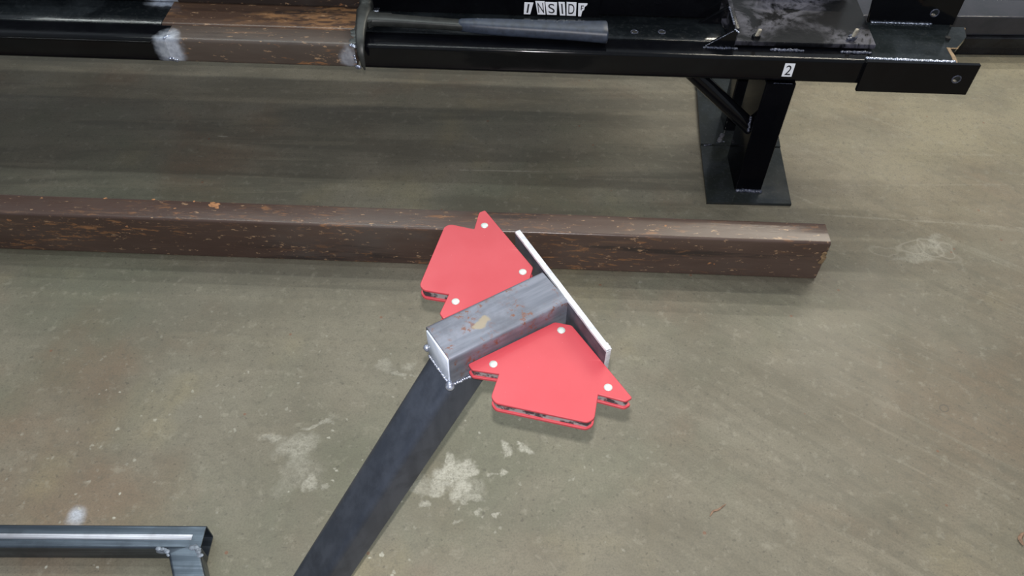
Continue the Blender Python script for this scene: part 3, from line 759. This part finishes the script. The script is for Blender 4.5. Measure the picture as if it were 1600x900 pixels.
for row, yy in enumerate((.006, .0105, .001)):
    for k in range(22):
        t = .47 + .45 * k / 22 + random.uniform(-.006, .006)
        if random.random() < .35: continue
        p = path(t) + Vector((0, yy + .004, .0))
        rz = .0122 + .003 * (t - .47) / .5
        ry = .0145 + .008 * (t - .47) / .5
        zz = rz * (max(0, 1 - abs((yy + .004) / ry) ** 2.6)) ** (1 / 2.6)
        bead(b, p + Vector((0, 0, zz)), p + Vector((.003, 0, zz)), .0009, 1, (1.6, .6, .5), .3)
tag(obj('grip_pattern', b, M['gripd'], hm, 'dusty moulded dots on the grip'), kind='stuff')
# head: square poll at the back, long tapering claw curving forward and down over the beam
hc = path(0)
def hring(y, z, hw, hh, tilt=0., xo=0.):
    out = []
    up = Vector((0, math.sin(tilt), math.cos(tilt)))
    for k in range(20):
        a = 2 * math.pi * k / 20; ca, sa = math.cos(a), math.sin(a)
        out.append(Vector((hc.x + xo, y, z)) + Vector((1, 0, 0)) * math.copysign(abs(ca) ** .6, ca) * hw + up * math.copysign(abs(sa) ** .6, sa) * hh)
    return out
b = new(); loft(b, [hring(1.4000, hz + .006, .0125, .0125), hring(1.3985, hz + .006, .0135, .0135), hring(1.390, hz + .006, .0135, .0135), hring(1.386, hz + .006, .0115, .0115), hring(1.378, hz + .005, .0125, .0120),
                    hring(1.366, hz + .005, .0150, .0125), hring(1.350, hz + .006, .0130, .0115), hring(1.325, hz + .006, .0105, .0085, -.05), hring(1.300, hz + .003, .0090, .0060, -.25, .001),
                    hring(1.283, hz - .004, .0080, .0045, -.6, .002), hring(1.2725, hz - .015, .0070, .0038, -1.0, .003), hring(1.268, hz - .027, .0058, .0032, -1.3, .004), hring(1.2665, hz - .040, .0035, .0026, -1.45, .006), hring(1.2660, hz - .050, .0015, .0016, -1.5, .007)])
obj('head', b, M['headm'], hm)
b = new()
pts = round_poly([(-.276, 1.328), (-.262, 1.339), (-.235, 1.3395), (-.235, 1.362), (-.262, 1.363), (-.276, 1.372)], [.001, .008, .001, .001, .008, .001], 4)
prism(b, pts, W0, hz - .004, hz + .011, .001); obj('neck', b, M['shaft'], hm)

# ---------------------------------------------------------------- black tubes stacked on the floor, upper right
specs = [(1.812, 0, .05, .05, 'rail', 'dark tube at the bottom front of the stack beyond the frame end'),
         (1.822, .0505, .052, .085, 'railtop', 'grey topped flat tube lying upon the front bottom tube of the stack'),
         (1.912, .0505, .055, .05, 'rail', 'black tube at the back of the upper row of the stack'),
         (1.868, 0, .05, .06, 'rail', 'dark tube on the floor behind the bottom front tube of the stack'),
         (1.935, 0, .05, .06, 'rail', 'dark tube at the back of the bottom row, mostly hidden')]
for y, z, h, dpt, mt, lab in specs:
    o_ = Vector((1.6, y, z))
    FT = basis(Vector((1.6, y - .0, 0)), Vector((.9998, .018, 0)).normalized(), Vector((-.018, .9998, 0)).normalized())
    tr = thing('stacked_tube', o_, lab, 'steel tube', 'black tubes stacked beyond the frame')
    b = new(); tube(b, FT, -1.1, 1.2, 0, dpt, z, z + h, .004, .003, 5); obj('tube_wall', b, M[mt], tr)
    b = new(); box(b, FT, 1.199, 1.2005, .003, dpt - .003, z + .003, z + h - .003, .0005); obj('end_plug', b, M['dark'], tr)

# ---------------------------------------------------------------- scraps lying on the floor
M['scrap'] = flat('brown_scrap', (.24, .15, .10), .7, 0, .4, 200)
def scrap(pts, r, label, name, cat):
    rings = []; n = len(pts)
    for i, p in enumerate(pts):
        d = (Vector(pts[min(i + 1, n - 1)]) - Vector(pts[max(i - 1, 0)])).normalized(); u = Vector((-d.y, d.x, 0)); rr = r * (1 - .7 * abs(2 * i / (n - 1) - 1) ** 3)
        rings.append([Vector(p) + u * math.cos(a) * rr + Vector((0, 0, r * .7 + math.sin(a) * rr * .7)) for a in [k * math.pi / 3 for k in range(6)]])
    b = new(); loft(b, rings); tag(obj(name, b, M['scrap'], None), label, cat)
def curve_pts(p, n=14):
    out = []
    for i in range(n):
        t = i / (n - 1) * (len(p) - 1); k = min(int(t), len(p) - 2); f_ = t - k
        q = Vector(p[k]).lerp(Vector(p[k + 1]), f_); out.append((q.x, q.y, 0))
    return out
scrap(curve_pts([(0.3080, 0.5313, 0), (0.3142, 0.5397, 0), (0.3224, 0.5420, 0), (0.3357, 0.5517, 0)]), .0016, 'thin curled brown shaving on the open floor right of the magnets', 'metal_shaving', 'shaving')
scrap(curve_pts([(0.7783, 0.5140, 0), (0.7688, 0.5048, 0), (0.7701, 0.4939, 0)]), .0030, 'small brown scrap at the right edge of the picture near the bottom', 'brown_scrap', 'scrap')
